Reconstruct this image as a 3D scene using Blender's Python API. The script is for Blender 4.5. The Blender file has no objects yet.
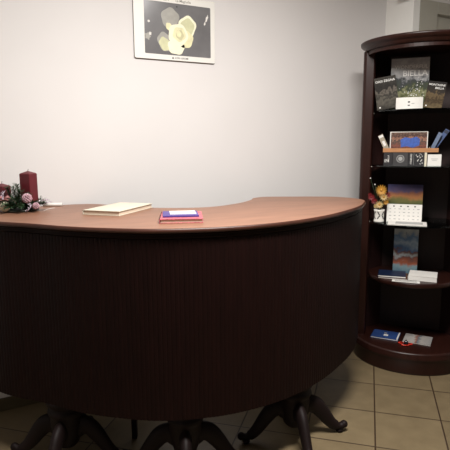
import bpy, bmesh, math, random
from mathutils import Vector, Matrix
random.seed(7)
C = bpy.context.scene.collection
PI = math.pi

# ------------------------------------------------------------------ camera
F_PX, PITCH, YAW, ROLL, CAM_H = 506.86, math.radians(9.047), math.radians(-28.20), math.radians(-0.327), 1.4249
cy, sy, cp, sp = math.cos(YAW), math.sin(YAW), math.cos(PITCH), math.sin(PITCH)
FW = Vector((-sy*cp, cy*cp, -sp)); RT = Vector((cy, sy, 0)); UP = RT.cross(FW)
R2 = math.cos(ROLL)*RT + math.sin(ROLL)*UP; U2 = -math.sin(ROLL)*RT + math.cos(ROLL)*UP
cam_d = bpy.data.cameras.new('camera'); cam = bpy.data.objects.new('camera', cam_d); C.objects.link(cam)
cam_d.sensor_width = 36; cam_d.lens = 36*F_PX/450; cam_d.clip_start = .02
cam.matrix_world = Matrix(((R2.x, U2.x, -FW.x, 0), (R2.y, U2.y, -FW.y, 0), (R2.z, U2.z, -FW.z, CAM_H), (0, 0, 0, 1)))
bpy.context.scene.camera = cam
CAMP = Vector((0, 0, CAM_H))
def ray(px, py): return FW + R2*((px-225)/F_PX) - U2*((py-225)/F_PX)
def at_z(px, py, z):
    d = ray(px, py); t = (z-CAM_H)/d.z; return CAMP + d*t
def at_y(px, py, y):
    d = ray(px, py); return CAMP + d*(y/d.y)

# ------------------------------------------------------------------ materials
def lin(c):
    return tuple((v/255/12.92 if v/255 <= .04045 else ((v/255+.055)/1.055)**2.4) for v in c) + (1,)
MC = {}
def mat(name, rgb, rough=.6, spec=.5, metal=0, noise=0, scale=20, stretch=(1,1,1), bump=0, coat=0):
    if name in MC: return MC[name]
    m = bpy.data.materials.new(name); m.use_nodes = True; nt = m.node_tree; b = nt.nodes['Principled BSDF']
    b.inputs['Roughness'].default_value = rough; b.inputs['Metallic'].default_value = metal
    b.inputs['Specular IOR Level'].default_value = spec; b.inputs['Coat Weight'].default_value = coat
    tc = nt.nodes.new('ShaderNodeTexCoord'); mp = nt.nodes.new('ShaderNodeMapping'); mp.inputs['Scale'].default_value = stretch
    nt.links.new(tc.outputs['Object'], mp.inputs['Vector'])
    n = nt.nodes.new('ShaderNodeTexNoise'); n.inputs['Scale'].default_value = scale; n.inputs['Detail'].default_value = 5
    nt.links.new(mp.outputs['Vector'], n.inputs['Vector'])
    r = nt.nodes.new('ShaderNodeValToRGB'); c = lin(rgb); k = noise
    r.color_ramp.elements[0].position = .3; r.color_ramp.elements[1].position = .7
    r.color_ramp.elements[0].color = tuple(v*(1-k) for v in c[:3])+(1,); r.color_ramp.elements[1].color = tuple(min(1, v*(1+k)) for v in c[:3])+(1,)
    nt.links.new(n.outputs['Fac'], r.inputs['Fac']); nt.links.new(r.outputs['Color'], b.inputs['Base Color'])
    if bump:
        bp = nt.nodes.new('ShaderNodeBump'); bp.inputs['Strength'].default_value = bump; bp.inputs['Distance'].default_value = .003
        nt.links.new(n.outputs['Fac'], bp.inputs['Height']); nt.links.new(bp.outputs['Normal'], b.inputs['Normal'])
    MC[name] = m; return m
def mat_scene(name, stops, scale=6, amp=.25, rough=.45, axis='Z', detail=6):
    """printed landscape: colour bands up the cover, their edges broken by noise"""
    m = bpy.data.materials.new(name); m.use_nodes = True; nt = m.node_tree; b = nt.nodes['Principled BSDF']; b.inputs['Roughness'].default_value = .75; b.inputs['Specular IOR Level'].default_value = .2
    tc = nt.nodes.new('ShaderNodeTexCoord'); s = nt.nodes.new('ShaderNodeSeparateXYZ'); nt.links.new(tc.outputs['Generated'], s.inputs[0])
    n = nt.nodes.new('ShaderNodeTexNoise'); n.inputs['Scale'].default_value = scale*7; n.inputs['Detail'].default_value = detail
    nt.links.new(tc.outputs['Object'], n.inputs['Vector'])
    a = nt.nodes.new('ShaderNodeMath'); a.operation = 'SUBTRACT'; a.inputs[1].default_value = .5; nt.links.new(n.outputs['Fac'], a.inputs[0])
    mu = nt.nodes.new('ShaderNodeMath'); mu.operation = 'MULTIPLY_ADD'; mu.inputs[1].default_value = amp*2
    nt.links.new(a.outputs[0], mu.inputs[0]); nt.links.new(s.outputs[axis], mu.inputs[2])
    r = nt.nodes.new('ShaderNodeValToRGB'); cr = r.color_ramp
    while len(cr.elements) < len(stops): cr.elements.new(.5)
    for e, (p, c) in zip(cr.elements, stops): e.position = p; e.color = lin(c)
    nt.links.new(mu.outputs[0], r.inputs['Fac']); nt.links.new(r.outputs['Color'], b.inputs['Base Color']); return m

WALL = mat('painted_wall', (219, 216, 214), .75, .3, noise=.015, scale=3, bump=.06)
WALL_LIT = mat('lit_pillar_wall', (242, 241, 236), .75, .3, noise=.015, scale=3)  # wall colour lightened: the stronger light on the pillar face is painted in
DOORP = mat('grey_door_frame', (178, 175, 163), .55, .4, noise=.03, scale=4)
CEIL = mat('ceiling_paint', (225, 222, 215), .9, .2, noise=.01)
SKIRT = mat('skirting_tile', (92, 82, 62), .4, .4, noise=.15, scale=9)
TOPW = mat('worn_mahogany_top', (136, 98, 78), .42, .4, noise=.13, scale=5, stretch=(1, 5, 1))
EDGEW = mat('mahogany_edge', (66, 36, 26), .4, .45, noise=.2, scale=12)
DARKW = mat('dark_mahogany', (25, 9, 7), .55, .12, noise=.2, scale=10, stretch=(4, 4, .6))
CASEW = mat('bookcase_mahogany', (41, 19, 14), .36, .3, noise=.25, scale=9, stretch=(5, 5, .6))
CASEIN = mat('bookcase_back_wood', (40, 21, 19), .5, .35, noise=.2, scale=9, stretch=(5, 5, .6))
LEGW = mat('leg_mahogany', (22, 11, 10), .6, .2, noise=.2, scale=10)
CREAM = mat('cream_cloth_cover', (208, 201, 184), .6, noise=.03)
PAGES = mat('book_pages', (205, 188, 168), .8, noise=.08, scale=30, stretch=(1, 1, 30))
WHITE = mat('white_paper', (225, 222, 216), .6, noise=.02)
GREYP = mat('light_grey_print', (160, 160, 158), .5, noise=.08)
DKTXT = mat('dark_print', (45, 43, 45), .5)
BLACKP = mat('black_card', (34, 32, 35), .5, noise=.2, scale=40)
REDWAX = mat('dark_red_wax', (92, 20, 30), .45, .5, noise=.12, scale=18, bump=.15)
GREEN = mat('pine_green', (34, 62, 34), .6, noise=.35, scale=60)
LEAFG = mat('holly_green', (48, 78, 46), .45, noise=.3, scale=40)
SILVER = mat('silver_glitter', (205, 192, 204), .35, .6, metal=.35, noise=.25, scale=150)
FROST = mat('frosted_pink', (196, 160, 170), .6, noise=.3, scale=90, bump=.4)
CONE = mat('pine_cone_brown', (92, 62, 48), .7, noise=.3, scale=60)
PINK = mat('coral_pattern_cover', (178, 92, 102), .5, noise=.5, scale=90)
PURPLE = mat('purple_cover', (72, 56, 128), .45, noise=.08)
TAN = mat('pale_wood', (172, 122, 80), .5, noise=.15, scale=14, stretch=(1, 8, 8))
BLUE = mat('blue_cover', (42, 66, 118), .4, noise=.15, scale=14)
NAVY = mat('navy_cover', (22, 34, 60), .4, noise=.2, scale=14)
BLUEL = mat('blue_leaflet', (52, 74, 118), .45, noise=.2, scale=20)
BROWNP = mat('brown_cover', (92, 60, 44), .5, noise=.2)
PORC = mat('white_porcelain', (232, 228, 220), .2, .6, noise=.01)
YEL = mat('yellow_petal', (186, 134, 48), .6, noise=.2, scale=60)
PALEY = mat('pale_petal', (200, 172, 118), .6, noise=.15, scale=60)
RED = mat('red_petal', (112, 18, 24), .6, noise=.25, scale=60)
REDB = mat('red_bead', (190, 42, 26), .2, .7, noise=.2, scale=60)
METAL = mat('dull_metal', (178, 172, 162), .3, .5, metal=.9, noise=.03)
BRASS = mat('brass_bracket', (150, 112, 66), .4, .5, metal=.4, noise=.1)
SEATF = mat('dark_seat_leather', (44, 32, 28), .6, noise=.1)

def glass_mat():
    m = bpy.data.materials.new('shelf_glass'); m.use_nodes = True; nt = m.node_tree; nt.nodes.clear()
    o = nt.nodes.new('ShaderNodeOutputMaterial'); mx = nt.nodes.new('ShaderNodeMixShader'); t = nt.nodes.new('ShaderNodeBsdfTransparent'); g = nt.nodes.new('ShaderNodeBsdfGlossy')
    t.inputs[0].default_value = (.62, .70, .68, 1); g.inputs['Roughness'].default_value = .03; g.inputs[0].default_value = (.8, .85, .85, 1)
    f = nt.nodes.new('ShaderNodeFresnel'); f.inputs[0].default_value = 1.5
    nt.links.new(f.outputs[0], mx.inputs[0]); nt.links.new(t.outputs[0], mx.inputs[1]); nt.links.new(g.outputs[0], mx.inputs[2]); nt.links.new(mx.outputs[0], o.inputs[0]); return m
GLASS = glass_mat()

def floor_mat():
    m = bpy.data.materials.new('beige_floor_tiles'); m.use_nodes = True; nt = m.node_tree; b = nt.nodes['Principled BSDF']; L = nt.links.new
    tc = nt.nodes.new('ShaderNodeTexCoord'); mp = nt.nodes.new('ShaderNodeMapping'); mp.vector_type = 'TEXTURE'
    mp.inputs['Location'].default_value = (1.65451, 2.54971, 0); mp.inputs['Rotation'].default_value = (0, 0, math.radians(-43.968)); mp.inputs['Scale'].default_value = (.33, .33, .33)
    L(tc.outputs['Object'], mp.inputs['Vector']); s = nt.nodes.new('ShaderNodeSeparateXYZ'); L(mp.outputs[0], s.inputs[0])
    ds = []; cells = []
    for ax in 'XY':
        pp = nt.nodes.new('ShaderNodeMath'); pp.operation = 'PINGPONG'; pp.inputs[1].default_value = .5; L(s.outputs[ax], pp.inputs[0]); ds.append(pp)
        fl = nt.nodes.new('ShaderNodeMath'); fl.operation = 'FLOOR'; L(s.outputs[ax], fl.inputs[0]); cells.append(fl)
    mn = nt.nodes.new('ShaderNodeMath'); mn.operation = 'MINIMUM'; L(ds[0].outputs[0], mn.inputs[0]); L(ds[1].outputs[0], mn.inputs[1])
    gr = nt.nodes.new('ShaderNodeMapRange'); gr.inputs['From Min'].default_value = .008; gr.inputs['From Max'].default_value = .014; L(mn.outputs[0], gr.inputs['Value'])
    cb = nt.nodes.new('ShaderNodeCombineXYZ'); L(cells[0].outputs[0], cb.inputs[0]); L(cells[1].outputs[0], cb.inputs[1])
    wn = nt.nodes.new('ShaderNodeTexWhiteNoise'); L(cb.outputs[0], wn.inputs['Vector'])
    n = nt.nodes.new('ShaderNodeTexNoise'); n.inputs['Scale'].default_value = 4; n.inputs['Detail'].default_value = 6; L(mp.outputs[0], n.inputs['Vector'])
    ad = nt.nodes.new('ShaderNodeMath'); ad.operation = 'MULTIPLY_ADD'; ad.inputs[1].default_value = .25; L(wn.outputs['Value'], ad.inputs[0]); L(n.outputs['Fac'], ad.inputs[2])
    r = nt.nodes.new('ShaderNodeValToRGB'); r.color_ramp.elements[0].position = .3; r.color_ramp.elements[1].position = .95
    r.color_ramp.elements[0].color = lin((106, 92, 69)); r.color_ramp.elements[1].color = lin((124, 109, 83)); L(ad.outputs[0], r.inputs[0])
    mx = nt.nodes.new('ShaderNodeMixRGB'); mx.inputs[1].default_value = lin((56, 42, 30)); L(gr.outputs[0], mx.inputs[0]); L(r.outputs[0], mx.inputs[2]); L(mx.outputs[0], b.inputs['Base Color'])
    b.inputs['Roughness'].default_value = .38
    bp = nt.nodes.new('ShaderNodeBump'); bp.inputs['Distance'].default_value = .002; bp.inputs['Strength'].default_value = .5; L(gr.outputs[0], bp.inputs['Height']); L(bp.outputs[0], b.inputs['Normal'])
    return m

# ------------------------------------------------------------------ mesh builder
class MB:
    def __init__(s): s.bm = bmesh.new(); s.mats = []
    def mi(s, m):
        if m not in s.mats: s.mats.append(m)
        return s.mats.index(m)
    def face(s, vs, m, smooth=False):
        try: f = s.bm.faces.new(vs); f.material_index = s.mi(m); f.smooth = smooth; return f
        except ValueError: return None
    def box(s, c, d, m, rot=None, bevel=0):
        M = Matrix.Translation(c) @ (rot.to_4x4() if rot else Matrix()) @ Matrix.Diagonal((d[0], d[1], d[2], 1))
        r = bmesh.ops.create_cube(s.bm, size=1, matrix=M); i = s.mi(m); fs = {f for v in r['verts'] for f in v.link_faces}
        for f in fs: f.material_index = i
        if bevel:
            es = list({e for v in r['verts'] for e in v.link_edges})
            rr = bmesh.ops.bevel(s.bm, geom=es, offset=bevel, segments=2, affect='EDGES', clamp_overlap=True)
            for f in rr['faces']: f.material_index = i
        return s
    def prism(s, pts, z0, z1, m, mtop=None, bevel=0):
        a = [s.bm.verts.new((x, y, z0)) for x, y in pts]; b = [s.bm.verts.new((x, y, z1)) for x, y in pts]; n = len(pts)
        s.face(a[::-1], m); s.face(b, mtop or m)
        for i in range(n): s.face((a[i], a[(i+1) % n], b[(i+1) % n], b[i]), m)
        return s
    def rings(s, rings, m, closed=True, caps=True, smooth=True, mtop=None):
        R = [[s.bm.verts.new(p) for p in r] for r in rings]; n = len(R[0])
        for a, b in zip(R, R[1:]):
            for i in range(n if closed else n-1): s.face((a[i], a[(i+1) % n], b[(i+1) % n], b[i]), m, smooth)
        if caps: s.face(R[0][::-1], m); s.face(R[-1], mtop or m)
        return s
    def lathe(s, prof, m, c=(0, 0, 0), seg=24, smooth=True):
        return s.rings([[(c[0]+r*math.cos(2*PI*k/seg), c[1]+r*math.sin(2*PI*k/seg), c[2]+z) for k in range(seg)] for r, z in prof], m, smooth=smooth)
    def tube(s, pts, radii, m, seg=10):
        pts = [Vector(p) for p in pts]; rs = []; up0 = None
        if not hasattr(radii, '__len__'): radii = [radii]*len(pts)
        for i, p in enumerate(pts):
            t = (pts[min(i+1, len(pts)-1)]-pts[max(i-1, 0)]).normalized()
            if up0 is None: up0 = Vector((0, 0, 1)) if abs(t.z) < .9 else Vector((1, 0, 0))
            a = t.cross(up0).normalized(); b = a.cross(t); up0 = b
            r = radii[i]; ra, rb = (r if hasattr(r, '__len__') else (r, r))
            rs.append([tuple(p + a*(math.cos(2*PI*k/seg)*ra) + b*(math.sin(2*PI*k/seg)*rb)) for k in range(seg)])
        return s.rings(rs, m)
    def ball(s, c, r, m, sub=2, sc=(1, 1, 1), jit=0):
        q = bmesh.ops.create_icosphere(s.bm, subdivisions=sub, radius=1, matrix=Matrix.Translation(c) @ Matrix.Diagonal((r*sc[0], r*sc[1], r*sc[2], 1)))
        i = s.mi(m)
        for v in q['verts']:
            if jit: v.co += Vector([random.uniform(-jit, jit)*r for _ in range(3)])
            for f in v.link_faces: f.material_index = i; f.smooth = not jit
        return s
    def leaf(s, base, d, L, w, m, lift=.2):
        base = Vector(base); d = Vector(d).normalized(); sd = d.cross(Vector((0, 0, 1)));
        if sd.length < .01: sd = Vector((1, 0, 0))
        sd.normalize(); n = sd.cross(d)
        P = []
        for t, ww in ((0, .15), (.3, .9), (.6, .8), (1, .04)):
            c = base + d*(L*t) + n*(lift*L*math.sin(t*PI)*.5); P.append((c-sd*w*ww/2, c+n*(.12*w), c+sd*w*ww/2))
        V = [[s.bm.verts.new(p) for p in r] for r in P]
        for a, b in zip(V, V[1:]):
            for k in (0, 1): s.face((a[k], a[k+1], b[k+1], b[k]), m, True)
        return s
    def poly(s, pts, m):   # flat print
        s.face([s.bm.verts.new(p) for p in pts], m); return s
    def text(s, txt, size, M, m, align='CENTER'):
        cu = bpy.data.curves.new('t', 'FONT'); cu.body = txt; cu.size = size; cu.align_x = align; cu.resolution_u = 2; cu.offset = .008*size if size < .03 else .014*size
        o = bpy.data.objects.new('t', cu); C.objects.link(o); dg = bpy.context.evaluated_depsgraph_get(); me = bpy.data.meshes.new_from_object(o.evaluated_get(dg))
        me.transform(M); old = set(s.bm.faces); s.bm.from_mesh(me); i = s.mi(m)
        for f in s.bm.faces:
            if f not in old: f.material_index = i
        bpy.data.objects.remove(o); bpy.data.curves.remove(cu); bpy.data.meshes.remove(me); return s
    def build(s, name, parent=None, loc=None, rot=None, bevel=0, fix=True):
        if fix: bmesh.ops.recalc_face_normals(s.bm, faces=[f for f in s.bm.faces])
        me = bpy.data.meshes.new(name); s.bm.to_mesh(me); s.bm.free()
        for m in s.mats: me.materials.append(m)
        o = bpy.data.objects.new(name, me); C.objects.link(o)
        if parent: o.parent = parent
        if loc is not None: o.location = loc
        if rot is not None: o.rotation_euler = rot
        if bevel:
            b = o.modifiers.new('bevel', 'BEVEL'); b.width = bevel; b.segments = 2; b.limit_method = 'ANGLE'; b.angle_limit = math.radians(40)
        return o
def tag(o, label, cat, group=None):
    o['label'] = label; o['category'] = cat
    if group: o['group'] = group
    return o
def thing(name, label, cat, loc=(0, 0, 0), rot=(0, 0, 0), group=None):
    o = bpy.data.objects.new(name, None); o.empty_display_size = .05; C.objects.link(o); o.location = loc; o.rotation_euler = rot
    return tag(o, label, cat, group)
def struct(mb, name, **k):
    o = mb.build(name, **k); o['kind'] = 'structure'; return o
FRONT = Matrix.Rotation(PI/2, 4, 'X')      # text lying in xy -> facing -y
def FR(x, y, z, roll=0): return Matrix.Translation((x, y, z)) @ Matrix.Rotation(roll, 4, 'Y') @ FRONT

def catmull(pts, n=8, closed=True):
    out = []; N = len(pts)
    rng = range(N) if closed else range(N-1)
    for i in rng:
        g = (lambda k: pts[k % N]) if closed else (lambda k: pts[max(0, min(N-1, k))])
        p0, p1, p2, p3 = g(i-1), g(i), g(i+1), g(i+2)
        for k in range(n):
            t = k/n
            out.append(tuple(.5*((2*p1[j]) + (-p0[j]+p2[j])*t + (2*p0[j]-5*p1[j]+4*p2[j]-p3[j])*t*t + (-p0[j]+3*p1[j]-3*p2[j]+p3[j])*t**3) for j in (0, 1)))
    if not closed: out.append(tuple(pts[-1]))
    return out
def resample(pts, step, closed=True):
    P = [Vector(p) for p in pts] + ([Vector(pts[0])] if closed else []); L = [0]
    for a, b in zip(P, P[1:]): L.append(L[-1]+(b-a).length)
    n = max(3, round(L[-1]/step)); out = []; j = 0
    for k in range(n if closed else n+1):
        s = min(L[-1], L[-1]*k/n)
        while j < len(L)-2 and L[j+1] < s: j += 1
        t = (s-L[j])/max(1e-9, L[j+1]-L[j]); q = P[j].lerp(P[j+1], t); out.append((q.x, q.y))
    return out
def normals(pts, closed=True):
    n = len(pts); o = []
    for i in range(n):
        a = pts[(i-1) % n] if closed else pts[max(0, i-1)]; b = pts[(i+1) % n] if closed else pts[min(n-1, i+1)]
        dx, dy = b[0]-a[0], b[1]-a[1]; l = math.hypot(dx, dy) or 1; o.append((dy/l, -dx/l))
    return o     # outward for counter-clockwise
def offset(pts, d, closed=True):
    return [(p[0]-n[0]*d, p[1]-n[1]*d) for p, n in zip(pts, normals(pts, closed))]

# ------------------------------------------------------------------ room
WY = 2.84                                   # back wall
PXW = 2.853; PYW = 2.59                     # pillar face and pillar corner
mb = MB(); mb.box((1.5, .6, -.05), (7, 6.6, .1), floor_mat()); struct(mb, 'floor')
mb = MB(); mb.box((1.5, .6, 2.85), (7, 6.6, .1), CEIL); struct(mb, 'ceiling')
mb = MB(); mb.box(((PXW-2)/2, WY+.05, 1.4), (PXW+2, .1, 2.8), WALL); struct(mb, 'wall_back')
mb = MB(); mb.box((-2.05, .2, 1.4), (.1, 5.28, 2.8), WALL); struct(mb, 'wall_left')
mb = MB(); mb.box((PXW+.03, (PYW+WY+.1)/2, 1.4), (.06, WY+.1-PYW, 2.8), WALL_LIT); struct(mb, 'wall_pillar')
mb = MB()
for k in range(14): mb.box((-2+.17+.34*k, WY-.005, .036), (.336, .01, .072), SKIRT)
struct(mb, 'baseboard_back', bevel=.002)
# darker grey door frame and door leaf beside the pillar, behind the bookcase
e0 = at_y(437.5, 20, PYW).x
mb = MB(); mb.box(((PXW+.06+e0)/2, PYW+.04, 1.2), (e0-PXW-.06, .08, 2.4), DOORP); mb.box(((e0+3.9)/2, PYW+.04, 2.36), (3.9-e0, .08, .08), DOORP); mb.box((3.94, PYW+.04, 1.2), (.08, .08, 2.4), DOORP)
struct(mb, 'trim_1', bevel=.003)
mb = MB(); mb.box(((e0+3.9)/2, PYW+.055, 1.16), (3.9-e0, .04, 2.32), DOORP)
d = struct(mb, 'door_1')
hz_ = at_y(438.5, 7, PYW).z
mb = MB(); mb.lathe([(.006, -.04), (.006, .04)], DKTXT, seg=10); mb.build('door_hinge', parent=d, loc=(e0+.008, PYW+.025, hz_))
mb = MB(); mb.box((3.4, PYW+.05, 2.6), (1.2, .1, .4), WALL); struct(mb, 'wall_above_door')
mb = MB(); mb.box((4.05, .2, 1.4), (.1, 5.0, 2.8), WALL); struct(mb, 'wall_right')

# ------------------------------------------------------------------ desk
HT, HB = 1.106, .303
KID = [(.045, 2.54), (.130, 2.365), (.268, 2.205), (.368, 2.07), (.486, 1.95), (.652, 1.823), (.83, 1.748), (.97, 1.716), (1.13, 1.708), (1.30, 1.728), (1.51, 1.79), (1.74, 1.90), (1.885, 1.99), (1.985, 2.075), (2.055, 2.145),
       (2.088, 2.235), (2.06, 2.37), (1.96, 2.465), (1.81, 2.55), (1.68, 2.615), (1.58, 2.59), (1.50, 2.50), (1.34, 2.39), (1.13, 2.335), (.90, 2.45), (.76, 2.66), (.66, 2.79), (.48, 2.825), (.24, 2.80), (.07, 2.70)]
kid = resample(catmull(KID, 8), .02)
desk = thing('reception_desk', 'large kidney-shaped dark mahogany reception desk with a curved ribbed front on pedestal feet', 'desk', (1.1, 2.0, 0))
O = (-1.1, -2.0, 0)
mb = MB()
prof = [(.010, HT-.020), (.003, HT-.018), (0, HT-.012), (.002, HT-.004), (.006, HT)]
mb.rings([[(x, y, z) for x, y in offset(kid, o)] for o, z in prof], EDGEW, mtop=TOPW)
top = mb.build('desktop', desk, O)
mb = MB()
prof = [(.03, HT-.046), (.019, HT-.044), (.013, HT-.036), (.017, HT-.030), (.011, HT-.026), (.012, HT-.0201)]
mb.rings([[(x, y, z) for x, y in offset(kid, o)] for o, z in prof], DARKW); mb.build('edge_moulding', desk, O)
# ribbed (tambour) panel round the front and both ends
fr = catmull([KID[-2]] + [KID[-1]] + KID[:20], 8, closed=False)
fr = resample(offset(fr, .017, False), .0045, False); nn = normals(fr, False)
mb = MB(); ring = []
for z in (HB, HT-.045):
    r = []
    for i, (p, n) in enumerate(zip(fr, nn)):
        dd = -.0017 if i % 4 == 0 else 0
        r.append((p[0]+n[0]*dd, p[1]+n[1]*dd, z))
    ring.append(r)
inn = offset(fr, .022, False)
V0 = [mb.bm.verts.new(p) for p in ring[0]]; V1 = [mb.bm.verts.new(p) for p in ring[1]]
I0 = [mb.bm.verts.new((p[0], p[1], HB)) for p in inn]; I1 = [mb.bm.verts.new((p[0], p[1], HT-.045)) for p in inn]
for i in range(len(fr)-1):
    mb.face((V0[i], V0[i+1], V1[i+1], V1[i]), DARKW); mb.face((I0[i+1], I0[i], I1[i], I1[i+1]), DARKW)
    mb.face((I0[i], I0[i+1], V0[i+1], V0[i]), DARKW); mb.face((V1[i], V1[i+1], I1[i+1], I1[i]), DARKW)
for i in (0, -1): mb.face((V0[i], I0[i], I1[i], V1[i]), DARKW)
mb.build('tambour_front', desk, O)
# bottom rail and inner carcass
rail_o = offset(fr, .024, False); rail_i = offset(fr, .17, False)[::-1]
mb = MB(); a = resample(rail_o, .05, False); b = resample(rail_i[::-1], .05, False)
n = min(len(a), len(b)); a = resample(rail_o, 4/70, False); A = [Vector(p) for p in a]
b = [(a[i][0]-normals(a, False)[i][0]*.15, a[i][1]-normals(a, False)[i][1]*.15) for i in range(len(a))]
lo = [mb.bm.verts.new((*p, HB+.002)) for p in a]; hi = [mb.bm.verts.new((*p, HB+.03)) for p in a]; lo2 = [mb.bm.verts.new((*p, HB+.002)) for p in b]; hi2 = [mb.bm.verts.new((*p, HB+.03)) for p in b]
for i in range(len(a)-1):
    mb.face((lo[i], lo[i+1], lo2[i+1], lo2[i]), DARKW); mb.face((hi[i], hi2[i], hi2[i+1], hi[i+1]), DARKW)
    mb.face((lo2[i], lo2[i+1], hi2[i+1], hi2[i]), DARKW); mb.face((lo[i], hi[i], hi[i+1], lo[i+1]), DARKW)
for i in (0, -1): mb.face((lo[i], lo2[i], hi2[i], hi[i]), DARKW)
mb.build('bottom_board', desk, O)

def pedestal(x, y, ang0):
    t = MB()
    t.lathe([(.018, .060), (.036, .068), (.050, .085), (.058, .11), (.068, .15), (.074, .19), (.072, .215), (.078, .228), (.084, .240), (.080, .252), (.070, .262), (.074, .272), (.088, .282), (.086, .294), (.086, HB+.001)], LEGW, seg=32)
    ped = t.build('pedestal', desk, (x-1.1, y-2.0, 0))
    t2 = MB()
    prof = [(.03, .150), (.070, .168), (.108, .158), (.142, .122), (.172, .082), (.203, .047), (.238, .030), (.262, .036)]
    prof = catmull(prof, 4, closed=False); rad = []
    for i in range(len(prof)):
        f = i/(len(prof)-1); w = .030*(1-.42*f); h = .036*(1-f)+.017
        if f > .8: w = .0185; h = .017
        rad.append((w, h))
    t2.tube([(q_, 0, z) for q_, z in prof], rad, LEGW, seg=14)
    t2.ball((.264, 0, .037), .0195, LEGW); t2.lathe([(.014, 0), (.02, .008), (.014, .018)], LEGW, c=(.240, 0, 0), seg=14)
    me = None
    for k in range(4):
        if me is None: o = t2.build('leg', ped); me = o.data
        else: o = bpy.data.objects.new('leg', me); C.objects.link(o); o.parent = ped
        o.rotation_euler = (0, 0, ang0+k*PI/2)
pedestal(1.380, 1.872, math.radians(-17)); pedestal(.822, 1.915, math.radians(66.6)); pedestal(.375, 2.235, math.radians(55.7))

# stool behind the desk
st = thing('stool', 'dark wooden stool with straight legs behind the desk, seen only under its ribbed front', 'stool', (.63, 2.43, 0), (0, 0, math.radians(-31)))
for sx in (-1, 1):
    for sy2 in (-1, 1):
        mb = MB(); mb.rings([[(sx*.15+a*w, sy2*.13+b*w, z) for a, b in ((-1, -1), (1, -1), (1, 1), (-1, 1))] for z, w in ((0, .012), (.42, .016))], LEGW, smooth=False); mb.build('leg', st, bevel=.002)
mb = MB(); mb.box((0, 0, .40), (.31, .27, .05), LEGW); mb.build('apron', st)
mb = MB(); mb.box((0, 0, .445), (.35, .31, .04), SEATF, bevel=.012); mb.build('seat', st)

# ------------------------------------------------------------------ things on the desk
def place(px, py, z=HT): v = at_z(px, py, z); return v
# cream book
def book(name, label, corners, z, h, cov, pages, group=None, spine=0, extra=None):
    """corners: four ground points fl, fr, br, bl"""
    fl, fr_, br, bl = [Vector((p.x, p.y, 0)) for p in corners]
    c = (fl+fr_+br+bl)/4; ux = ((fr_-fl)+(br-bl))/2; w = ux.length; ang = math.atan2(ux.y, ux.x); uy = Vector((-math.sin(ang), math.cos(ang), 0)); dpt = (((bl-fl)+(br-fr_))/2).dot(uy)
    t = thing(name, label, 'book', (c.x, c.y, z), (0, 0, ang), group)
    m = MB(); m.box((0, 0, .0015), (w, dpt, .003), cov, bevel=.0008); m.box((0, 0, h-.0015), (w, dpt, .003), cov, bevel=.0008)
    if spine == 0: m.box((-w/2+.002, 0, h/2), (.004, dpt, h), cov, bevel=.0008)
    else: m.box((0, dpt/2-.002, h/2), (w, .004, h), cov, bevel=.0008)
    m.build('cover', t)
    m = MB(); m.box((.001, 0, h/2), (w-.010, dpt-.008, h-.0062), pages); m.build('pages', t)
    return t, w, dpt
# cream: front corners (86,213) (122,215); right-back (148,206), left-back (108,204)
hb_ = .022
t, w, dp = book('hardcover_book', 'closed cream hardcover book lying alone on the middle of the desktop', (place(90.5, 215.0), place(124.5, 216.4), place(148, 207.5), place(112, 206.0)), HT, hb_, CREAM, PAGES)
nb = (place(157.5, 223.8), place(202, 222.8), place(202.5, 215), place(163, 215.5))
t, w, dp = book('patterned_notebook', 'coral pink patterned hardcover notebook under the purple booklet on the desktop', nb, HT, .018, PINK, PAGES)
cN = Vector(t.location); aN = t.rotation_euler.z
t2 = thing('purple_booklet', 'thin purple booklet lying on top of the coral pink notebook', 'booklet', (cN.x-.001, cN.y+.008, HT+.018), (0, 0, aN+.04))
m = MB(); m.box((0, 0, .0035), (w*.84, dp*.66, .007), PURPLE, bevel=.001); m.build('cover', t2)
m = MB(); m.box((.012, 0, 0), (w*.62, dp*.42, .0022), WHITE)
tag(m.build('white_card', None, (cN.x+.002, cN.y+.020, HT+.0262), (0, 0, aN+.06)), 'small white card lying on the purple booklet', 'card')

# christmas centrepiece
c0 = place(21, 211.3); cx, cyy = c0.x, c0.y
arr = thing('christmas_arrangement', 'christmas arrangement of pine sprigs, frosted cones and silver twigs, left on the desk', 'decoration', (cx, cyy, HT+.001))
m = MB(); m.lathe([(.06, 0), (.070, .004), (.072, .008), (.065, .010)], mat('tray_dark_green', (30, 34, 24), .6), seg=28)
base = m.build('base_tray', arr); base.scale = (1.2, .85, 1)
def sprig(o, d, L, needles=26, mt=GREEN, nl=.022):
    m = MB(); o = Vector(o); d = Vector(d).normalized(); m.tube([o, o+d*L*.5+Vector((0, 0, .006)), o+d*L], [.0022, .0018, .0008], CONE, seg=5)
    for i in range(needles):
        f = i/needles; p = o+d*L*f + Vector((0, 0, .006*math.sin(f*PI)))
        for k in range(4):
            a = random.uniform(0, 2*PI); s1 = d.cross(Vector((0, 0, 1))).normalized() if abs(d.z) < .95 else Vector((1, 0, 0)); s2 = s1.cross(d)
            q = (d*.7 + s1*math.cos(a) + s2*math.sin(a)).normalized()
            m.leaf(p, q, nl*random.uniform(.7, 1.1), .0035, mt, 0)
    return m.build('pine_sprig', arr, fix=False)
for i in range(12):
    a = i/12*2*PI+random.uniform(-.2, .2); sprig((.02*math.cos(a), .02*math.sin(a), .022), (math.cos(a), math.sin(a)*.8, random.uniform(.05, .4)), random.uniform(.08, .115), 34)
for p, d, L in (((-.02, -.02, .025), (-.1, -.1, 1), .095), ((.0, .0, .03), (-.12, .0, 1), .10), ((-.03, .01, .03), (-.3, 0, 1), .09), ((-.02, -.03, .03), (.25, -.3, .9), .08), ((.015, -.02, .025), (.3, -.3, .8), .06), ((-.01, -.04, .02), (-.5, -.4, .7), .07)): sprig(p, d, L, 34, GREEN, .026)
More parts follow.
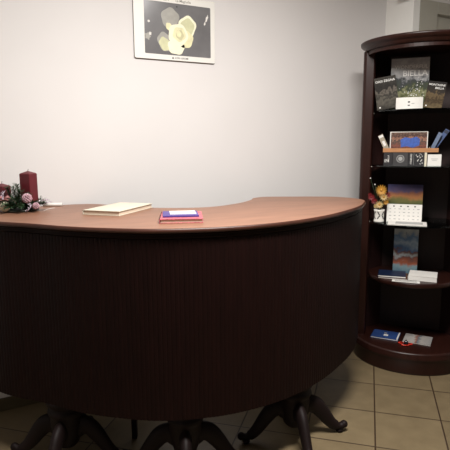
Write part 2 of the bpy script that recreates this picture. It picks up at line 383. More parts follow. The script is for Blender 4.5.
for i, (x, y, dx, dy, dz) in enumerate(((.05, -.04, .9, -.2, .15), (.07, -.02, 1, .1, .2), (-.01, -.05, .2, -1, .3), (.03, -.05, .6, -.7, .2), (-.05, -.05, -.6, -.6, .4), (-.01, 0, .1, 0, 1), (.0, -.01, -.2, 0, 1), (.06, -.05, .8, -.4, .5))):
    m = MB(); m.leaf((x, y, .022), (dx, dy, dz), .062, .036, LEAFG, .3); m.build('holly_leaf', arr, fix=False)
def cone(x, y, z, r, mt):
    m = MB(); m.ball((x, y, z), r*.8, CONE, 2)
    for i in range(60):
        f = (i+.5)/60; ph = math.acos(1-2*f); th = i*2.4; n = Vector((math.sin(ph)*math.cos(th), math.sin(ph)*math.sin(th), math.cos(ph)))
        m.ball(Vector((x, y, z))+n*r*.88, r*.2, mt, 1, jit=.15)
    return m.build('frosted_cone', arr)
rt = Vector((RT.x, RT.y, 0)); fw = Vector((-sy, cy, 0))
def arp(px, py, dep):    # local position in the arrangement at a depth offset from its centre along the view
    d = ray(px, py); cc = Vector((cx, cyy, 0)); D = cc.dot(fw)+dep; p = CAMP + d*(D/d.dot(fw)); return (p.x-cx, p.y-cyy, p.z-HT)
x, y, z = arp(27, 198.5, -.055); cone(x, y, z, .023, FROST)
x, y, z = arp(36, 206, -.05); cone(x, y, z, .016, FROST)
x, y, z = arp(5, 207, -.06); m = MB(); m.ball((x, y, z), .024, mat('cream_ball', (206, 200, 176), .5, noise=.15, scale=70, bump=.3), 3); m.build('cream_ball', arr)
x, y, z = arp(4, 199, -.05); m = MB()
RIB = mat('pink_ribbon', (160, 104, 102), .45, noise=.15)
for s_ in (-1, 1):
    m.tube([(x, y, z), (x+s_*.018, y-.004, z+.010), (x+s_*.03, y, z+.002), (x+s_*.016, y+.004, z-.006), (x, y, z)], [(.001, .006)]*5, RIB, seg=8)
m.build('ribbon_bow', arr)
def tw(pts, r=.0013):
    m = MB(); m.tube(pts, r, SILVER, seg=5)
    for a, b in zip(pts, pts[1:]):
        for k in range(5):
            p = Vector(a).lerp(Vector(b), k/5); m.leaf(p, (random.uniform(-1, 1), random.uniform(-1, 1), random.uniform(.0, 1)), .012, .006, SILVER, 0); m.ball(p+Vector((random.uniform(-.006, .006), 0, .004)), .0025, SILVER, 1)
    m.build('silver_twig', arr, fix=False)
tw([arp(35, 205, -.02), arp(42, 201, -.02), arp(50, 200, -.01)]); tw([arp(27, 212, -.09), arp(31, 207, -.09), arp(28, 204, -.08)]); tw([arp(36, 206, 0), arp(44, 204, 0), arp(52, 202, .01)])
tw([arp(3, 200, -.06), arp(2, 195, -.05), arp(5, 191, -.05)])
m = MB(); a_, b_ = arp(44, 211, -.05), arp(55.5, 208, -.05); m.leaf(a_, Vector(b_)-Vector(a_), .055, .014, WHITE, .1); m.build('white_leaf', arr, fix=False)
# candles: square dark red pillars with low pyramid tops
def candle(px0, px1, pyb, topy, dep, label):
    cc = Vector((cx, cyy, 0)); D = cc.dot(fw)+dep; pm = ray((px0+px1)/2, pyb); p = CAMP+pm*(D/pm.dot(fw))
    tp = ray((px0+px1)/2, topy); zt = (CAMP+tp*(D/tp.dot(fw))).z; w = (px1-px0)/F_PX*D/1.38
    zb = HT+.013; h = zt-zb
    t = thing('pillar_candle', label, 'candle', (p.x, p.y, zb), (0, 0, math.radians(-46)), 'dark red candles in the christmas arrangement')
    m = MB(); sq = ((-1, -1), (1, -1), (1, 1), (-1, 1)); q = w/2
    m.rings([[(a*s_*q, b*s_*q, z) for a, b in sq] for s_, z in ((.96, 0), (1, .004), (1, h-.016), (.96, h-.012), (.08, h))], REDWAX, smooth=False); m.build('wax', t, bevel=.003)
    m = MB(); m.tube([(0, 0, h-.003), (.001, 0, h+.006), (.003, .001, h+.010)], .0012, BLACKP, seg=6); m.build('wick', t)
candle(21.8, 38.4, 205, 171, .045, 'taller dark red square pillar candle standing in the christmas arrangement')
candle(-5, 11.5, 205, 183.5, .03, 'shorter dark red square pillar candle at the left edge of the arrangement')
# silver white paper behind the arrangement
p0, p1 = place(43, 206.6), place(62.5, 206.0)
m = MB(); L = (Vector(p1)-Vector(p0)); 
m.tube([(-L.length/2, 0, .009), (L.length/2, 0, .009)], .009, WHITE, seg=14); m.tube([(L.length/2-.001, 0, .009), (L.length/2+.001, 0, .009)], .0065, GREYP, seg=14)
q = (Vector(p0)+Vector(p1))/2
tag(m.build('paper_roll', None, (q.x, q.y, HT+.0003), (0, 0, math.atan2(L.y, L.x))), 'small white paper roll lying just right of the red candles', 'paper')

# ------------------------------------------------------------------ wall calendar picture
def pw(px, py): v = at_y(px, py, WY-.01); return v.x, v.z
xl, xr, zb = pw(135, 56.5)[0], pw(214.6, 60)[0], .5*(pw(135.4, 56.4)[1]+pw(214.6, 64)[1])
il, ir, izb = pw(144.6, 40)[0], pw(210.4, 40)[0], .5*(pw(145.2, 52.6)[1]+pw(210.4, 58.7)[1])
izt = pw(210.4, 8.3)[1]; zt = izt+.036
W_, H_ = xr-xl, zt-zb
pic = thing('wall_calendar', 'white-bordered print of a pale cream blossom on grey, hanging on the back wall', 'picture', ((xl+xr)/2, WY, zb))
def rrect(w, h, r, cx_=0, cz_=0, n=5):
    o = []
    for sx, sz, a0 in ((1, 1, 0), (-1, 1, PI/2), (-1, -1, PI), (1, -1, 3*PI/2)):
        for k in range(n+1): a = a0+k/n*PI/2; o.append((cx_+sx*(w/2-r)+r*math.cos(a), cz_+sz*(h/2-r)+r*math.sin(a)))
    return o
FRAME = mat('white_print_border', (230, 228, 221), .4, noise=.01)
m = MB(); oo = rrect(W_, H_, .008, 0, H_/2)
m.rings([[(x, y, z) for x, z in oo] for y in (-.012, -.002)], FRAME, smooth=False)
m.build('backing_board', pic)
m = MB(); edge = rrect(W_+.004, H_+.004, .01, 0, H_/2); inn_ = rrect(W_-.001, H_-.001, .008, 0, H_/2)
EM = mat('dark_picture_rim', (92, 86, 76), .4)
Ra = [m.bm.verts.new((x, y, z)) for y in (-.0125, -.0015) for x, z in edge]; Rb = [m.bm.verts.new((x, y, z)) for y in (-.0125, -.0015) for x, z in inn_]; n = len(edge)
for i in range(n):
    j = (i+1) % n
    m.face((Ra[i], Ra[j], Ra[n+j], Ra[n+i]), EM); m.face((Rb[i], Rb[n+i], Rb[n+j], Rb[j]), EM); m.face((Ra[i], Rb[i], Rb[j], Ra[j]), FRAME); m.face((Ra[n+i], Ra[n+j], Rb[n+j], Rb[n+i]), EM)
m.build('rim', pic)
GREYBG = mat('grey_print_ground', (112, 111, 112), .22, .6, noise=.12, scale=9)
xc = (xl+xr)/2
def ip(px, py, k): X, Z = pw(px, py); return (X-xc, -.0122-.0003*k, Z-zb)
m = MB()
m.poly([(x, -.0122, z) for x, z in rrect(ir-il, izt-izb, .006, (il+ir)/2-xc, (izt+izb)/2-zb)], GREYBG)
PET = [mat('cream_petal', (226, 221, 178), .4, noise=.1, scale=40), mat('bright_petal', (240, 237, 208), .4, noise=.05, scale=40), mat('green_petal', (204, 204, 164), .4, noise=.1, scale=40), mat('faded_petal', (158, 156, 148), .4, noise=.1, scale=30), mat('shade_petal', (196, 192, 152), .4, noise=.1)]
def blob(c, rx, rz, ang, k, mt, bumps=.06, lobes=5):
    X, Z = pw(*c); s_ = .0061; pts = []
    for i in range(36):
        t_ = 2*PI*i/36; r = 1+bumps*math.sin(lobes*t_+c[0]); u, v = rx*r*math.cos(t_)*s_, rz*r*math.sin(t_)*s_
        pts.append((X-xc+u*math.cos(ang)-v*math.sin(ang), -.0122-.0003*k, Z-zb+u*math.sin(ang)+v*math.cos(ang)))
    m.poly(pts, mt)
blob((170, 18), 9, 9, 0, 1, PET[3]); blob((187, 27), 9, 10, -.4, 2, PET[1]); blob((187, 27.5), 7, 8, -.4, 3, PET[2])
blob((165, 42), 7, 9, .5, 2, PET[3]); blob((164.5, 44), 5, 6.5, .5, 3, PET[2]); blob((176, 47), 8.5, 7, -.1, 4, PET[1]); blob((169, 27), 3, 4, .6, 4, PET[0])
blob((186, 40), 7, 8, -.5, 4, PET[0]); blob((178, 35), 10, 10, 0, 5, PET[1], .05); blob((179, 34.5), 6.5, 6.5, 0, 6, PET[0]); blob((179.5, 35), 4, 4.5, .3, 7, PET[4]); blob((178.5, 34), 2.4, 3.2, .3, 8, PET[0])
for c, rx, rz, a in (((148.5, 21), 1.2, 1, 0), ((147.5, 36), 2.5, 3, .3), ((150, 33.5), 1.2, 1.5, 0), ((206.5, 19), 1, 3.4, -.35), ((204.5, 24), .8, 1.6, -.3)): blob(c, rx, rz, a, 2, PET[3] if rx > 2 else WHITE, .2)
X, Z = pw(166, 2); TG = mat('grey_lettering', (140, 136, 126), .5)
m.text('2019', .017, FR(X-xc, -.0126, izt-zb+.009), TG); X, Z = pw(183, 3); m.text('La Magnolia', .020, FR(X-xc, -.0126, izt-zb+.009), TG)
X, Z = pw(170.5, 55); m.text('\u25b2 CON AROMI', .015, FR(pw(180, 56)[0]-xc, -.0126, (izb-zb)*.28), DKTXT)
X, Z = pw(176.5, 6.5); m.lathe([(.0035, 0), (.0035, .001)], BLACKP, seg=10) if 0 else blob((176.5, 7), .7, .7, 0, 9, BLACKP)
m.build('print', pic, fix=False)

# ------------------------------------------------------------------ bookcase
BX, BY, BA = 2.625, 2.290, math.radians(-48.9)
case = thing('corner_bookcase', 'tall bow-fronted dark mahogany open bookcase standing in the corner', 'bookcase', (BX, BY, 0), (0, 0, BA))
ux = Vector((math.cos(BA), math.sin(BA), 0)); uy = Vector((-math.sin(BA), math.cos(BA), 0)); BC = Vector((BX, BY, 0))
def bk(px, py, yl):      # pixel -> (x, z) on a plane y = yl inside the bookcase
    d = ray(px, py); t = ((BC+uy*yl)-CAMP).dot(uy)/d.dot(uy); p = CAMP+d*t; return (p-BC).dot(ux), p.z
def bowl(a, b, n=40, back=.19, bw=.62, y0=0):
    pts = [(a*math.cos(PI+PI*k/n), y0+b*math.sin(PI+PI*k/n)) for k in range(n+1)]
    return pts + [(a, y0+.03), (a*bw, back), (-a*bw, back), (-a, y0+.03)]
ZS = [1.625, 1.288, .928, .577]; ZB = .142; ZT = 2.045
m = MB(); m.rings([[(x, y, z) for x, y in bowl(.350+o, .30+o)] for o, z in ((.0, 0), (.002, .010), (-.002, .085), (.006, .094), (.011, .108), (.004, .118), (.006, .128), (.002, .137), (-.008, ZB))], CASEW); m.build('plinth', case)
m = MB(); m.rings([[(x, y, z) for x, y in bowl(.350+o, .30+o)] for o, z in ((-.006, ZT-.052), (-.003, ZT-.036), (.006, ZT-.030), (.012, ZT-.026), (.024, ZT-.016), (.026, ZT-.004), (.020, ZT))], CASEW); m.build('cornice', case)
# frieze rail under the cornice
m = MB(); el = [(.332*math.cos(PI+PI*k/40), .285*math.sin(PI+PI*k/40)) for k in range(41)]; el2 = offset(el, .018, False)
m.prism(el+el2[::-1], ZT-.074, ZT-.05, CASEW); m.build('frieze_rail', case)
# back and sides
m = MB()
outer = [(-.350, .0), (-.350, .03), (-.217, .19), (.217, .19), (.350, .03), (.350, .0)]; inner = [(.333, .0), (.333, .024), (.200, .175), (-.200, .175), (-.333, .024), (-.333, .0)]
m.prism(outer+inner, ZB, ZT-.05, CASEIN); m.build('back_panel', case)
for sx in (-1, 1):
    m = MB(); pts = [(sx*x, y) for x, y in ((.351, .006), (.351, -.045), (.345, -.062), (.330, -.07), (.284, -.066), (.278, -.055), (.278, .006))]
    m.prism(pts if sx < 0 else pts[::-1], ZB-.004, ZT-.05, CASEW); sti = m.build('stile', case, bevel=.003)
    for zz in ZS[:3]:
        m = MB(); m.ball((0, 0, 0), .0045, METAL, 2); m.build('shelf_pin', sti, (sx*.276, -.05, zz-.012))
def shelf_out(a, b): return [(a*math.cos(PI+PI*k/40), b*math.sin(PI+PI*k/40)) for k in range(41)] + [(a, .02), (.195, .17), (-.195, .17), (-a, .02)]
for zz in ZS[:3]:
    m = MB(); m.prism(shelf_out(.276, .268), zz-.007, zz, GLASS); s_ = m.build('glass_shelf', case); s_['label'] = 'clear glass shelf'
m = MB(); m.rings([[(x, y, z) for x, y in shelf_out(.276+o, .272+o)] for o, z in ((-.006, ZS[3]-.032), (0, ZS[3]-.026), (0, ZS[3]-.005), (-.004, ZS[3]))], CASEW); m.build('wooden_shelf', case)
for zz, px in ((ZS[0], 445), (ZS[1], 444)):
    x, z = bk(px, 112, -.05); m = MB(); m.prism([(0, 0), (.03, 0), (.03, .03)], -.006, .006, BRASS); m.build('shelf_bracket', case, (.24, -.06, zz-.04), (PI/2, 0, 0))

# ------------------------------------------------------------------ things on the bookcase
def bw(x, y, z): p = BC+ux*x+uy*y; return (p.x, p.y, z)
def upright(name, label, cat, pxs, pyt, pyb, yl, zshelf, lean=0, roll=0, group=None, kind='thing'):
    """returns thing Empty standing on zshelf; local x right, z up, facing -y; plus its width and height"""
    x0, _ = bk(pxs[0], (pyt+pyb)/2, yl); x1, _ = bk(pxs[1], (pyt+pyb)/2, yl); zt_ = bk(sum(pxs)/2, pyt, yl)[1]
    w = x1-x0; h = (zt_-zshelf)/math.cos(lean) if zshelf is not None else 0
    return thing(name, label, cat, bw((x0+x1)/2, yl, zshelf), (0, 0, 0), group), w, h
def stand(e, lean=0, roll=0, turn=0):      # lean back, roll sideways, turn about vertical
    e.rotation_euler = (Matrix.Rotation(BA+turn, 3, 'Z') @ Matrix.Rotation(-lean, 3, 'X') @ Matrix.Rotation(roll, 3, 'Y')).to_euler()

z1 = ZS[0]+.0005
# large landscape book
COV1 = mat_scene('mountain_cover', [(0, (30, 36, 22)), (.2, (70, 76, 46)), (.34, (128, 128, 96)), (.42, (62, 68, 50)), (.56, (60, 62, 64)), (.63, (136, 136, 136)), (.8, (176, 174, 172)), (1, (150, 148, 148))], 4, .3, detail=9)
e, w, h = upright('landscape_book', 'largest upright book on the top glass shelf, mountain landscape cover with white title', 'book', (390.5, 429), 56.5, 106, -.05, z1); stand(e, .12)
m = MB(); m.box((0, .004, h/2), (w, .003, h), COV1); m.box((0, .016, h/2), (w, .003, h), COV1); m.box((-w/2+.0015, .010, h/2), (.003, .014, h), COV1)
TXT = mat('white_lettering', (215, 213, 208), .5)
m.text('WONDERFUL', w*.14, FR(w*.46, .0018, h*.80), TXT, 'RIGHT'); m.text('BIELLA', w*.22, FR(w*.46, .0018, h*.66), TXT, 'RIGHT')
for k in range(46):
    x_ = random.gauss(.12, .2); z_ = random.gauss(.40, .1)
    if abs(x_) < .46: m.box((x_*w, .0022, z_*h), (random.uniform(.002, .007), .0006, random.uniform(.002, .006)), TXT if k % 3 else GREYP, rot=Matrix.Rotation(random.uniform(0, 1.5), 3, 'Y'))
m.build('cover', e)
m = MB(); m.box((.001, .010, h/2), (w-.006, .0088, h-.005), PAGES); m.build('pages', e)

# left leaning book
COV2 = mat_scene('grey_slope_cover', [(0, (50, 47, 42)), (.3, (84, 80, 72)), (.42, (44, 42, 38)), (.55, (96, 90, 82)), (.64, (34, 32, 30)), (1, (58, 55, 50))], 5, .42, detail=9)
def small_cover(label, cov, l1, l2, pxs, pyt, pyb, yl, lean, roll, wscale=.9):
    e, w, h = upright('small_guidebook', label, 'book', pxs, pyt, pyb, yl, z1); stand(e, lean, roll); w *= wscale; h *= .96
    e.location = (e.location.x, e.location.y, z1+w/2*abs(math.sin(roll)))
    m = MB(); m.box((0, 0, h/2), (w, .003, h), cov, bevel=.0006)
    m.text(l1, w*.155, FR(0, -.0018, h*.84), TXT)
    if l2: m.text(l2, w*.16, FR(w*.4, -.0018, h*.72), TXT, 'RIGHT')
    m.box((-w*.36, -.0016, h*.07), (.008, .0004, .008), TXT)
    m.build('cover', e); m = MB(); m.box((0, .0045, h/2), (w-.004, .0055, h-.004), PAGES); m.build('pages', e)
    return e
small_cover('grey guidebook titled in white, tilted left, in front of the mountain book', COV2, 'OASI ZEGNA', None, (377, 401), 75, 107.5, -.13, .2, math.radians(-9), .92)
COV3 = mat_scene('brown_village_cover', [(0, (98, 84, 60)), (.3, (58, 46, 32)), (.5, (98, 82, 58)), (.62, (48, 42, 36)), (1, (36, 33, 33))], 9, .4, detail=9)
small_cover('brown guidebook titled in white, tilted right, in front of the mountain book', COV3, 'MONTAGNE', 'BIELLA', (422.5, 443.5), 80.5, 107, -.11, .2, math.radians(9), .9)
# curved white card with logo
x0, _ = bk(396, 102, -.15); x1, _ = bk(423, 102, -.15); zc = bk(409, 97.5, -.15)[1]; hh = zc-z1; n = 12; wl = x1-x0
m = MB(); arc = [((k/n-.5)*wl, -.018*(1-(2*k/n-1)**2)) for k in range(n+1)]; arc2 = [(x, y+.0015) for x, y in arc]
m.prism(arc+arc2[::-1], 0, hh, WHITE)
for dx in (-.002,): m.box((dx, -.0183, hh*.62), (.012, .001, .008), DKTXT); m.box((dx, -.0183, hh*.35), (.012, .001, .006), DKTXT); m.box((dx+.022, -.0178, hh*.5), (.018, .001, .0025), GREYP)
o = m.build('curved_card', None, bw((x0+x1)/2, -.15, z1), (0, 0, BA)); tag(o, 'curved white card with a small dark logo at the front of the top shelf', 'card')

# shelf 2: small books in a row, wooden tray on top, leaflets
z2 = ZS[1]+.0005; yl = -.16
ztray = bk(410, 152.2, yl)[1]
def box_book(label, px0, px1, art, mt, depth=.10, zt_=None):
    x0 = bk(px0, 160, yl)[0]; x1 = bk(px1, 160, yl)[0]-.0006; zt2 = zt_ or ztray-.0006
    w, h = x1-x0, zt2-z2; e = thing('small_book', label, 'book', bw((x0+x1)/2, yl, z2), (0, 0, BA), None if mt is WHITE else 'small books under the wooden tray')
    m = MB(); m.box((0, .0015, h/2), (w, .003, h), mt); m.box((-w/2+.001, depth/2, h/2), (.002, depth, h), mt); m.box((w/2-.001, depth/2, h/2), (.002, depth, h), mt)
    art(m, w, h); m.build('cover', e); m = MB(); m.box((0, depth/2+.001, h/2), (w-.0045, depth-.004, h-.003), PAGES); m.build('pages', e); return e
def art_a(m, w, h):
    m.text('IN', w*.5, FR(-w*.15, -.0005, h*.25), TXT); m.text('BIELLA', h*.16, FR(w*.1, -.0005, h*.55, -PI/2), TXT)
def art_b(m, w, h):
    for r0, r1 in ((.26, .22), (.15, .0)):
        n = 20
        P = [(r0*w*math.cos(2*PI*k/n), r0*w*math.sin(2*PI*k/n)) for k in range(n)]
        if r1 == 0: m.poly([(x, -.0005, h*.52+z) for x, z in P], GREYP)
        else:
            Q = [(r1*w*math.cos(2*PI*k/n), r1*w*math.sin(2*PI*k/n)) for k in range(n)]
            for k in range(n): m.poly([(P[k][0], -.0005, h*.52+P[k][1]), (P[(k+1) % n][0], -.0005, h*.52+P[(k+1) % n][1]), (Q[(k+1) % n][0], -.0005, h*.52+Q[(k+1) % n][1]), (Q[k][0], -.0005, h*.52+Q[k][1])], GREYP)
def art_c(m, w, h):
    m.text('ITINERARI', h*.17, FR(w*.1, -.0005, h*.5, -PI/2), TXT)
    m.box((w*.4, -.0003, h/2), (.0012, .0006, h*.9), GREYP)
def art_d(m, w, h):
    for i in range(16):
        x = random.uniform(-.38, .38)*w; z = random.uniform(.08, .9)*h; m.box((x, -.0004, z), (random.uniform(.003, .008), .0006, random.uniform(.003, .008)), TXT, rot=Matrix.Rotation(random.uniform(0, 1.5), 3, 'Y'))
box_book('small black book with white lettering, first on the left under the wooden tray', 383.5, 392.8, art_a, BLACKP)
box_book('wider charcoal book with a round grey emblem, second under the wooden tray', 392.8, 408, art_b, mat('charcoal_card', (56, 54, 55), .5, noise=.15))
box_book('narrow black book with vertical white lettering, third under the wooden tray', 408, 414.5, art_c, BLACKP)
box_book('black book speckled with white, fourth under the wooden tray', 414.5, 424.3, art_d, BLACKP)
box_book('thin pale spine at the right end of the row under the tray', 424.3, 427, lambda m, w, h: None, mat('ivory_card', (214, 206, 184), .5))
zw = bk(434, 154.6, yl-.02)[1]
x0 = bk(427.6, 160, yl)[0]; x1 = bk(441.3, 160, yl)[0]; m = MB(); w, h = x1-x0, min(zw, ztray-.001)-z2
m.box((0, .045, h/2), (w, .09, h), WHITE, bevel=.001); m.box((0, -.0003, h*.62), (w*.5, .0006, .003), GREYP); m.box((0, -.0003, h*.5), (w*.35, .0006, .002), GREYP)
tag(m.build('white_box', None, bw((x0+x1)/2, yl-.004, z2), (0, 0, BA)), 'small plain white box at the right end of the second shelf', 'box')
x0 = bk(383, 150, yl)[0]; x1 = bk(438.6, 150, yl)[0]; zt2 = bk(410, 148.2, yl)[1]; w = x1-x0; h = zt2-ztray
tray = thing('wooden_tray', 'long narrow pale wooden tray resting on the row of small books', 'tray', bw((x0+x1)/2, yl, ztray), (0, 0, BA))
m = MB(); m.box((0, .052, .002), (w, .11, .004), TAN); m.build('tray_floor', tray)
m = MB(); m.box((0, 0, h/2), (w, .005, h), TAN, bevel=.001); m.build('front_rail', tray)
m = MB(); m.box((0, .105, h/2), (w, .005, h), TAN, bevel=.001); m.build('back_rail', tray)
for s_ in (-1, 1):
    m = MB(); m.box((s_*(w/2-.0025), .0525, h/2), (.005, .0999, h), TAN); m.build('side_rail', tray)
zt0 = ztray+.0045
MAPB = mat_scene('red_town_card', [(0, (54, 40, 38)), (.3, (124, 78, 66)), (.5, (70, 66, 62)), (.62, (150, 110, 92)), (.8, (64, 48, 46)), (1, (120, 96, 82))], 12, .35)
e, w, h = upright('postcard', 'red-brown picture card with a blue panel standing in the wooden tray', 'card', (390, 427.8), 131.5, 150, yl+.045, zt0); stand(e, .1)
m = MB(); m.box((0, 0, h/2), (w, .0025, h), WHITE); m.box((0, -.0014, h/2), (w-.010, .0006, h-.008), MAPB)
bl = mat('bright_blue_print', (34, 74, 156), .4, noise=.3, scale=60); pts = [(-.2, .2), (-.22, .6), (-.1, .72), (.05, .66), (.2, .74), (.3, .62), (.28, .3), (.12, .18), (-.05, .26)]
m.poly([(x*w, -.0021, z*h) for x, z in pts], bl); m.build('card', e)
def leaflet(label, px, py_t, py_b, y_, w, roll, mt, mt2=None, lean=.08):
    x0 = bk(px, py_b, y_)[0]; zt3 = bk(px, py_t, y_)[1]; h = (zt3-zt0)/math.cos(roll)
    e = thing('leaflet', label, 'leaflet', bw(x0, y_, zt0+w/2*abs(math.sin(roll))), (0, 0, 0), 'leaflets standing in the wooden tray'); stand(e, lean, roll)
    m = MB(); m.box((0, 0, h/2), (w, .0012, h), mt); m.box((0, .002, h/2), (w-.002, .0012, h-.002), mt)
    if mt2: m.box((0, -.0008, h*.9), (w*.9, .0004, h*.14), mt2); m.box((0, -.0008, h*.45), (w*.5, .0004, h*.3), mt2)
    m.build('sheets', e)
leaflet('grey and cream folded leaflet leaning left out of the wooden tray', 387.3, 136, 150, yl+.02, .030, math.radians(-26), mat('beige_leaflet', (148, 138, 120), .5, noise=.2, scale=60), TXT)
leaflet('tall blue leaflet leaning right out of the wooden tray', 432.5, 131, 150, yl+.05, .026, math.radians(33), BLUEL, NAVY)
leaflet('shorter steel blue leaflet leaning right beside the tall blue one', 431.2, 133.5, 150, yl+.025, .022, math.radians(24), mat('steel_blue', (88, 104, 130), .5, noise=.2, scale=50))
m = MB(); x0, zz = bk(429, 145, yl+.012)
m.tube([(-.006, 0, 0), (-.003, 0, .030), (.004, 0, .034), (.006, 0, .026), (.001, 0, .002), (-.001, 0, .022)], .0012, METAL, seg=6)
o = m.build('paper_clip', None, bw(x0, yl+.012, zt0+.001)); stand(o, 0, .3); tag(o, 'large silver paper clip standing beside the postcard in the tray', 'paper clip')

# shelf 3: vase with flowers, desk calendar
z3 = ZS[2]+.0005
x0, _ = bk(379, 215, -.13); zv = bk(379, 209.3, -.13)[1]-z3
vase = thing('flower_vase', 'small white porcelain vase with a black leaf pattern on the left of the third shelf', 'vase', bw(x0, -.13, z3), (0, 0, BA))
m = MB(); r_ = .033
m.lathe([(r_*.88, 0), (r_*.98, .004), (r_*.98, .010), (r_*.9, .016), (r_*.92, zv-.014), (r_, zv-.008), (r_*1.02, zv), (r_*.9, zv), (r_*.85, zv-.02), (r_*.8, .02)], PORC, seg=28)
ink = BLACKP
for k in range(7):
    a0 = k*2*PI/7+.2
    for j in range(2):
        zc_ = .020+j*(zv-.045)*.66; dirs = 1 if (k+j) % 2 else -1; R_ = r_*.975
        pts = []
        for t_, o_ in ((0, 0), (.2, .5), (.45, .2), (.7, .55), (1, 0), (.7, -.3), (.25, -.35)):
            a = a0+dirs*(t_-.5)*.55+o_*.35; pts.append((R_*math.cos(a), R_*math.sin(a), zc_+t_*.028))
        m.poly(pts, ink)
m.build('pot', vase, fix=False)
fl = thing('artificial_flowers', 'bunch of yellow, cream and dark red flowers in the small patterned vase', 'flowers', bw(x0, -.13, z3+zv*.6), (0, 0, BA))
def flower(px, py, dy, r, mt, np_=12, ctr=YEL):
    X, Z = bk(px, py, -.13+dy); c = Vector((X-x0, dy, Z-(z3+zv*.6)))
    m = MB(); m.tube([(0, 0, .0), (c.x*.3, c.y*.3, c.z*.6), c], .0013, LEAFG, seg=5)
    for k in range(np_):
        a = 2*PI*k/np_; d_ = Vector((math.cos(a), -.35, math.sin(a))); 
        b0 = c; s_ = d_.cross(Vector((0, 1, 0))).normalized(); q = []
        for t_, ww in ((0, .2), (.5, 1), (1, .15)): q.append((b0+d_*r*t_-s_*r*.15*ww, b0+d_*r*t_+s_*r*.15*ww))
        V = [[m.bm.verts.new(p) for p in rr] for rr in q]
        for A_, B_ in zip(V, V[1:]): m.face((A_[0], A_[1], B_[1], B_[0]), mt)
    m.ball(c+Vector((0, -.004, 0)), r*.25, ctr, 2); return m.build('flower', fl, fix=False)
flower(381.5, 190, -.03, .036, YEL, 14); flower(381, 193.5, -.02, .026, YEL, 10); flower(384, 197, -.025, .026, PALEY, 10); flower(379.5, 204.5, -.03, .026, PALEY, 12); flower(376, 206, -.02, .018, PALEY, 8)
flower(371.5, 197, -.01, .024, RED, 12, RED); flower(374.5, 201, -.015, .022, RED, 12, RED); flower(370, 194.5, .0, .015, RED, 8, RED); flower(388, 195, 0, .022, RED, 8, RED); flower(386, 202, -.01, .02, YEL, 10)
m = MB(); random.seed(3)
for k in range(16):
    a = random.uniform(0, 2*PI); m.leaf((0, 0, .02), (math.cos(a)*.6, math.sin(a)*.6, 1), random.uniform(.05, .085), .014, LEAFG, .2)
m.build('foliage', fl, fix=False)
m = MB(); X, Z = bk(370.5, 178.3, -.13); X2, Z2 = bk(375, 184.5, -.13)
for a, b in ((X, Z), (X2, Z2)):
    c = Vector((a-x0, 0, b-(z3+zv*.6))); m.tube([(0, 0, .02), (c.x*.5, 0, c.z*.6), c], .0008, LEAFG, seg=5); m.ball(c, .0045, TXT, 2)
m.build('white_bud', fl)
# standing calendar with open flap
CAL = mat_scene('sunset_hill_print', [(0, (70, 78, 46)), (.22, (96, 92, 52)), (.4, (150, 100, 62)), (.55, (128, 84, 66)), (.68, (84, 72, 98)), (1, (64, 62, 96))], 2.5, .30, detail=7)
e, w, h = upright('picture_calendar', 'tent calendar with a sunset hill picture above white lines, on the third shelf', 'calendar', (387.2, 422.6), 184.5, 217, -.10, z3); stand(e, .16)
m = MB(); m.box((0, 0, h/2), (w, .0025, h), WHITE)
for r_i in range(4):
    for c_i in range(7): m.box((-w*.4+c_i*w*.133, -.0015, h*.08+r_i*h*.09), (w*(.03+.05*((r_i*7+c_i*3) % 4)/4), .0006, h*.018), GREYP)
for c_i in range(4): m.box((-w*.3+c_i*w*.2, -.0015, h*.42), (w*.05, .0006, h*.03), DKTXT)
m.build('page', e)
m = MB(); m.box((0, -.002, h*.74), (w, .001, h*.52), CAL); m.build('picture', e)
m = MB(); m.box((0, .045, h*.455), (w, .002, h*1.02), WHITE, rot=Matrix.Rotation(.38, 3, 'X')); m.build('back_flap', e)
x0_, x1_ = bk(388, 222, -.2)[0], bk(427, 222, -.2)[0]; w = x1_-x0_
m = MB(); m.box((0, 0, .004), (w, .15, .008), WHITE, bevel=.001); m.box((.01, 0, .0083), (w*.7, .09, .0006), GREYP)
for k in range(3): m.box((0, -.0752, .002+.002*k), (w*.98, .0004, .0005), GREYP)
o = m.build('white_booklet', None, bw((x0_+x1_)/2, -.18, z3), (0, 0, BA)); tag(o, 'thick white booklet lying in front of the tent calendar on the third shelf', 'booklet')

# shelf 4
z4 = ZS[3]+.0005
LAKE = mat_scene('lake_leaflet_print', [(0, (84, 110, 124)), (.16, (120, 142, 148)), (.24, (150, 84, 60)), (.34, (112, 74, 66)), (.42, (168, 176, 178)), (.50, (128, 88, 78)), (.56, (92, 124, 164)), (.7, (170, 186, 202)), (.82, (104, 134, 172)), (.9, (176, 180, 182)), (1, (196, 198, 198))], 2.2, .26, detail=7)
e, w, h = upright('tall_leaflet', 'tall upright leaflet with a blue lake picture on the wooden shelf', 'leaflet', (393.4, 417.8), 229.5, 276, -.02, z4); stand(e, .07)
m = MB(); m.box((0, 0, h/2), (w, .004, h), LAKE); m.box((0, .003, h/2), (w-.002, .002, h-.002), WHITE)
m.text('S', .022, FR(0, -.0022, h*.88), mat('grey_blue_ink', (92, 104, 122), .5)); m.build('sheets', e)
m = MB(); m.tube([(0, .10, 0), (0, .012, h*.6)], .002, METAL, seg=6); m.build('easel_strut', e)
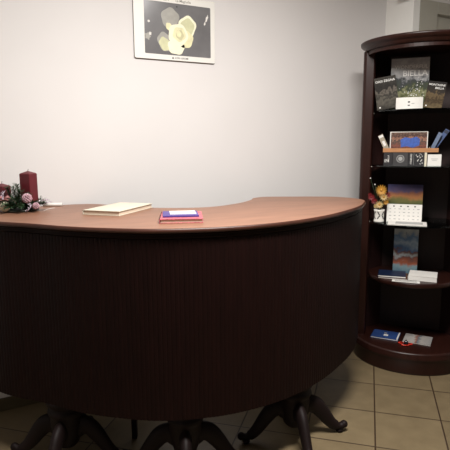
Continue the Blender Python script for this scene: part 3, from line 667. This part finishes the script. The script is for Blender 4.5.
def flat(name, label, cat, pts, yl_, z, h, mt, rot=0, pages=WHITE, art=None):
    x0 = bk(pts[0], pts[2], yl_)[0]; x1 = bk(pts[1], pts[2], yl_)[0]; w = x1-x0; dpt = pts[3]
    e = thing(name, label, cat, bw((x0+x1)/2, yl_, z), (0, 0, BA+rot))
    m = MB(); m.box((0, 0, h-.001), (w, dpt, .002), mt); m.box((0, 0, .001), (w, dpt, .002), mt); m.box((-w/2+.001, 0, h/2), (.002, dpt, h), mt)
    if art: art(m, w, dpt, h)
    m.build('cover', e); m = MB(); m.box((.001, 0, h/2), (w-.004, dpt-.003, h-.0044), pages); m.build('pages', e); return e
flat('picture_book', 'thin brown book lowest in the left pile on the wooden shelf', 'book', (378.5, 407, 281, .15), -.13, z4, .009, BROWNP)
flat('picture_book', 'dark blue book on top of the brown book on the wooden shelf', 'book', (378, 405.5, 278, .15), -.128, z4+.0095, .012, NAVY, .03)
flat('white_book', 'thick white book lying at the right of the wooden shelf', 'book', (408.5, 437, 280, .15), -.12, z4, .03, WHITE, -.06)
m = MB(); x0, x1 = bk(392, 281, -.23)[0], bk(420, 281, -.23)[0]; m.box((0, 0, .001), (x1-x0, .045, .002), WHITE); m.box((0, 0, .0022), ((x1-x0)*.8, .02, .0004), GREYP)
tag(m.build('loose_card', None, bw((x0+x1)/2, -.2345, z4), (0, 0, BA)), 'flat white card at the front edge of the wooden shelf', 'card')

# bottom
z5 = ZB+.0005
def blue_art(m, w, d, h):
    m.box((w*.02, -d*.1, h+.0002), (w*.16, d*.2, .0004), TXT); m.box((-w*.02, d*.16, h+.0002), (w*.10, d*.1, .0004), GREYP); m.box((w*.46, 0, h+.0002), (w*.05, d*.98, .0004), TXT)
flat('blue_magazine', 'blue-covered magazine lying on the bottom of the bookcase at the left', 'magazine', (372, 399.5, 336, .14), -.05, z5, .010, BLUE, -.10, art=blue_art)
MAG = mat_scene('grey_picture_cover', [(0, (150, 146, 142)), (.35, (168, 162, 156)), (.45, (140, 92, 74)), (.55, (92, 104, 112)), (.65, (158, 152, 146)), (1, (140, 138, 136))], 5, .2, axis='X')
flat('grey_magazine', 'pale grey magazine with a small picture at the right of the bookcase bottom', 'magazine', (404, 432, 336, .15), -.06, z5, .008, MAG, -.12)
m = MB(); x0, _ = bk(405.5, 341, -.16)
for k in range(26):
    a = 2*PI*k/26; rr = 1+.25*math.sin(3*a); m.ball((.036*rr*math.cos(a), .022*rr*math.sin(a), .0046), .0044, REDB, 2)
for k in range(5): m.ball((.006*k-.02, -.03-.003*(k % 2), .0058), .0054, REDB, 2)
neck = m.build('bead_string', None, bw(x0, -.165, z5), (0, 0, BA)); tag(neck, 'small string of shiny red beads between the two magazines at the bottom', 'beads')
m = MB(); m.ball((0, 0, .013), .013, mat('dark_glass_ball', (26, 34, 44), .15, .7, noise=.3, scale=40), 3, sc=(1, 1, 1)); m.lathe([(.004, .024), (.005, .030), (.003, .032)], METAL, seg=10)
tag(m.build('small_ornament', None, bw(x0+.004, -.162, z5), (0, 0, BA)), 'tiny dark round ornament lying inside the red bead string', 'ornament')

# ------------------------------------------------------------------ light
def area(name, loc, size, power, color, rot=(0, 0, 0)):
    l = bpy.data.lights.new(name, 'AREA'); l.shape = 'DISK'; l.size = size; l.energy = power; l.color = color
    o = bpy.data.objects.new(name, l); C.objects.link(o); o.location = loc; o.rotation_euler = rot; return o
o = area('ceiling_lamp_light', (1.0, 1.15, 2.74), 1.2, 112, (1, .965, .93)); o.data.shape = 'RECTANGLE'; o.data.size_y = .2
w = bpy.data.worlds.new('world'); bpy.context.scene.world = w; w.use_nodes = True
w.node_tree.nodes['Background'].inputs[0].default_value = (.9, .92, 1, 1); w.node_tree.nodes['Background'].inputs[1].default_value = .04
vs = bpy.context.scene.view_settings; vs.view_transform = 'Standard'; vs.look = 'None'; vs.exposure = 0; vs.gamma = 1; vs.use_curve_mapping = False
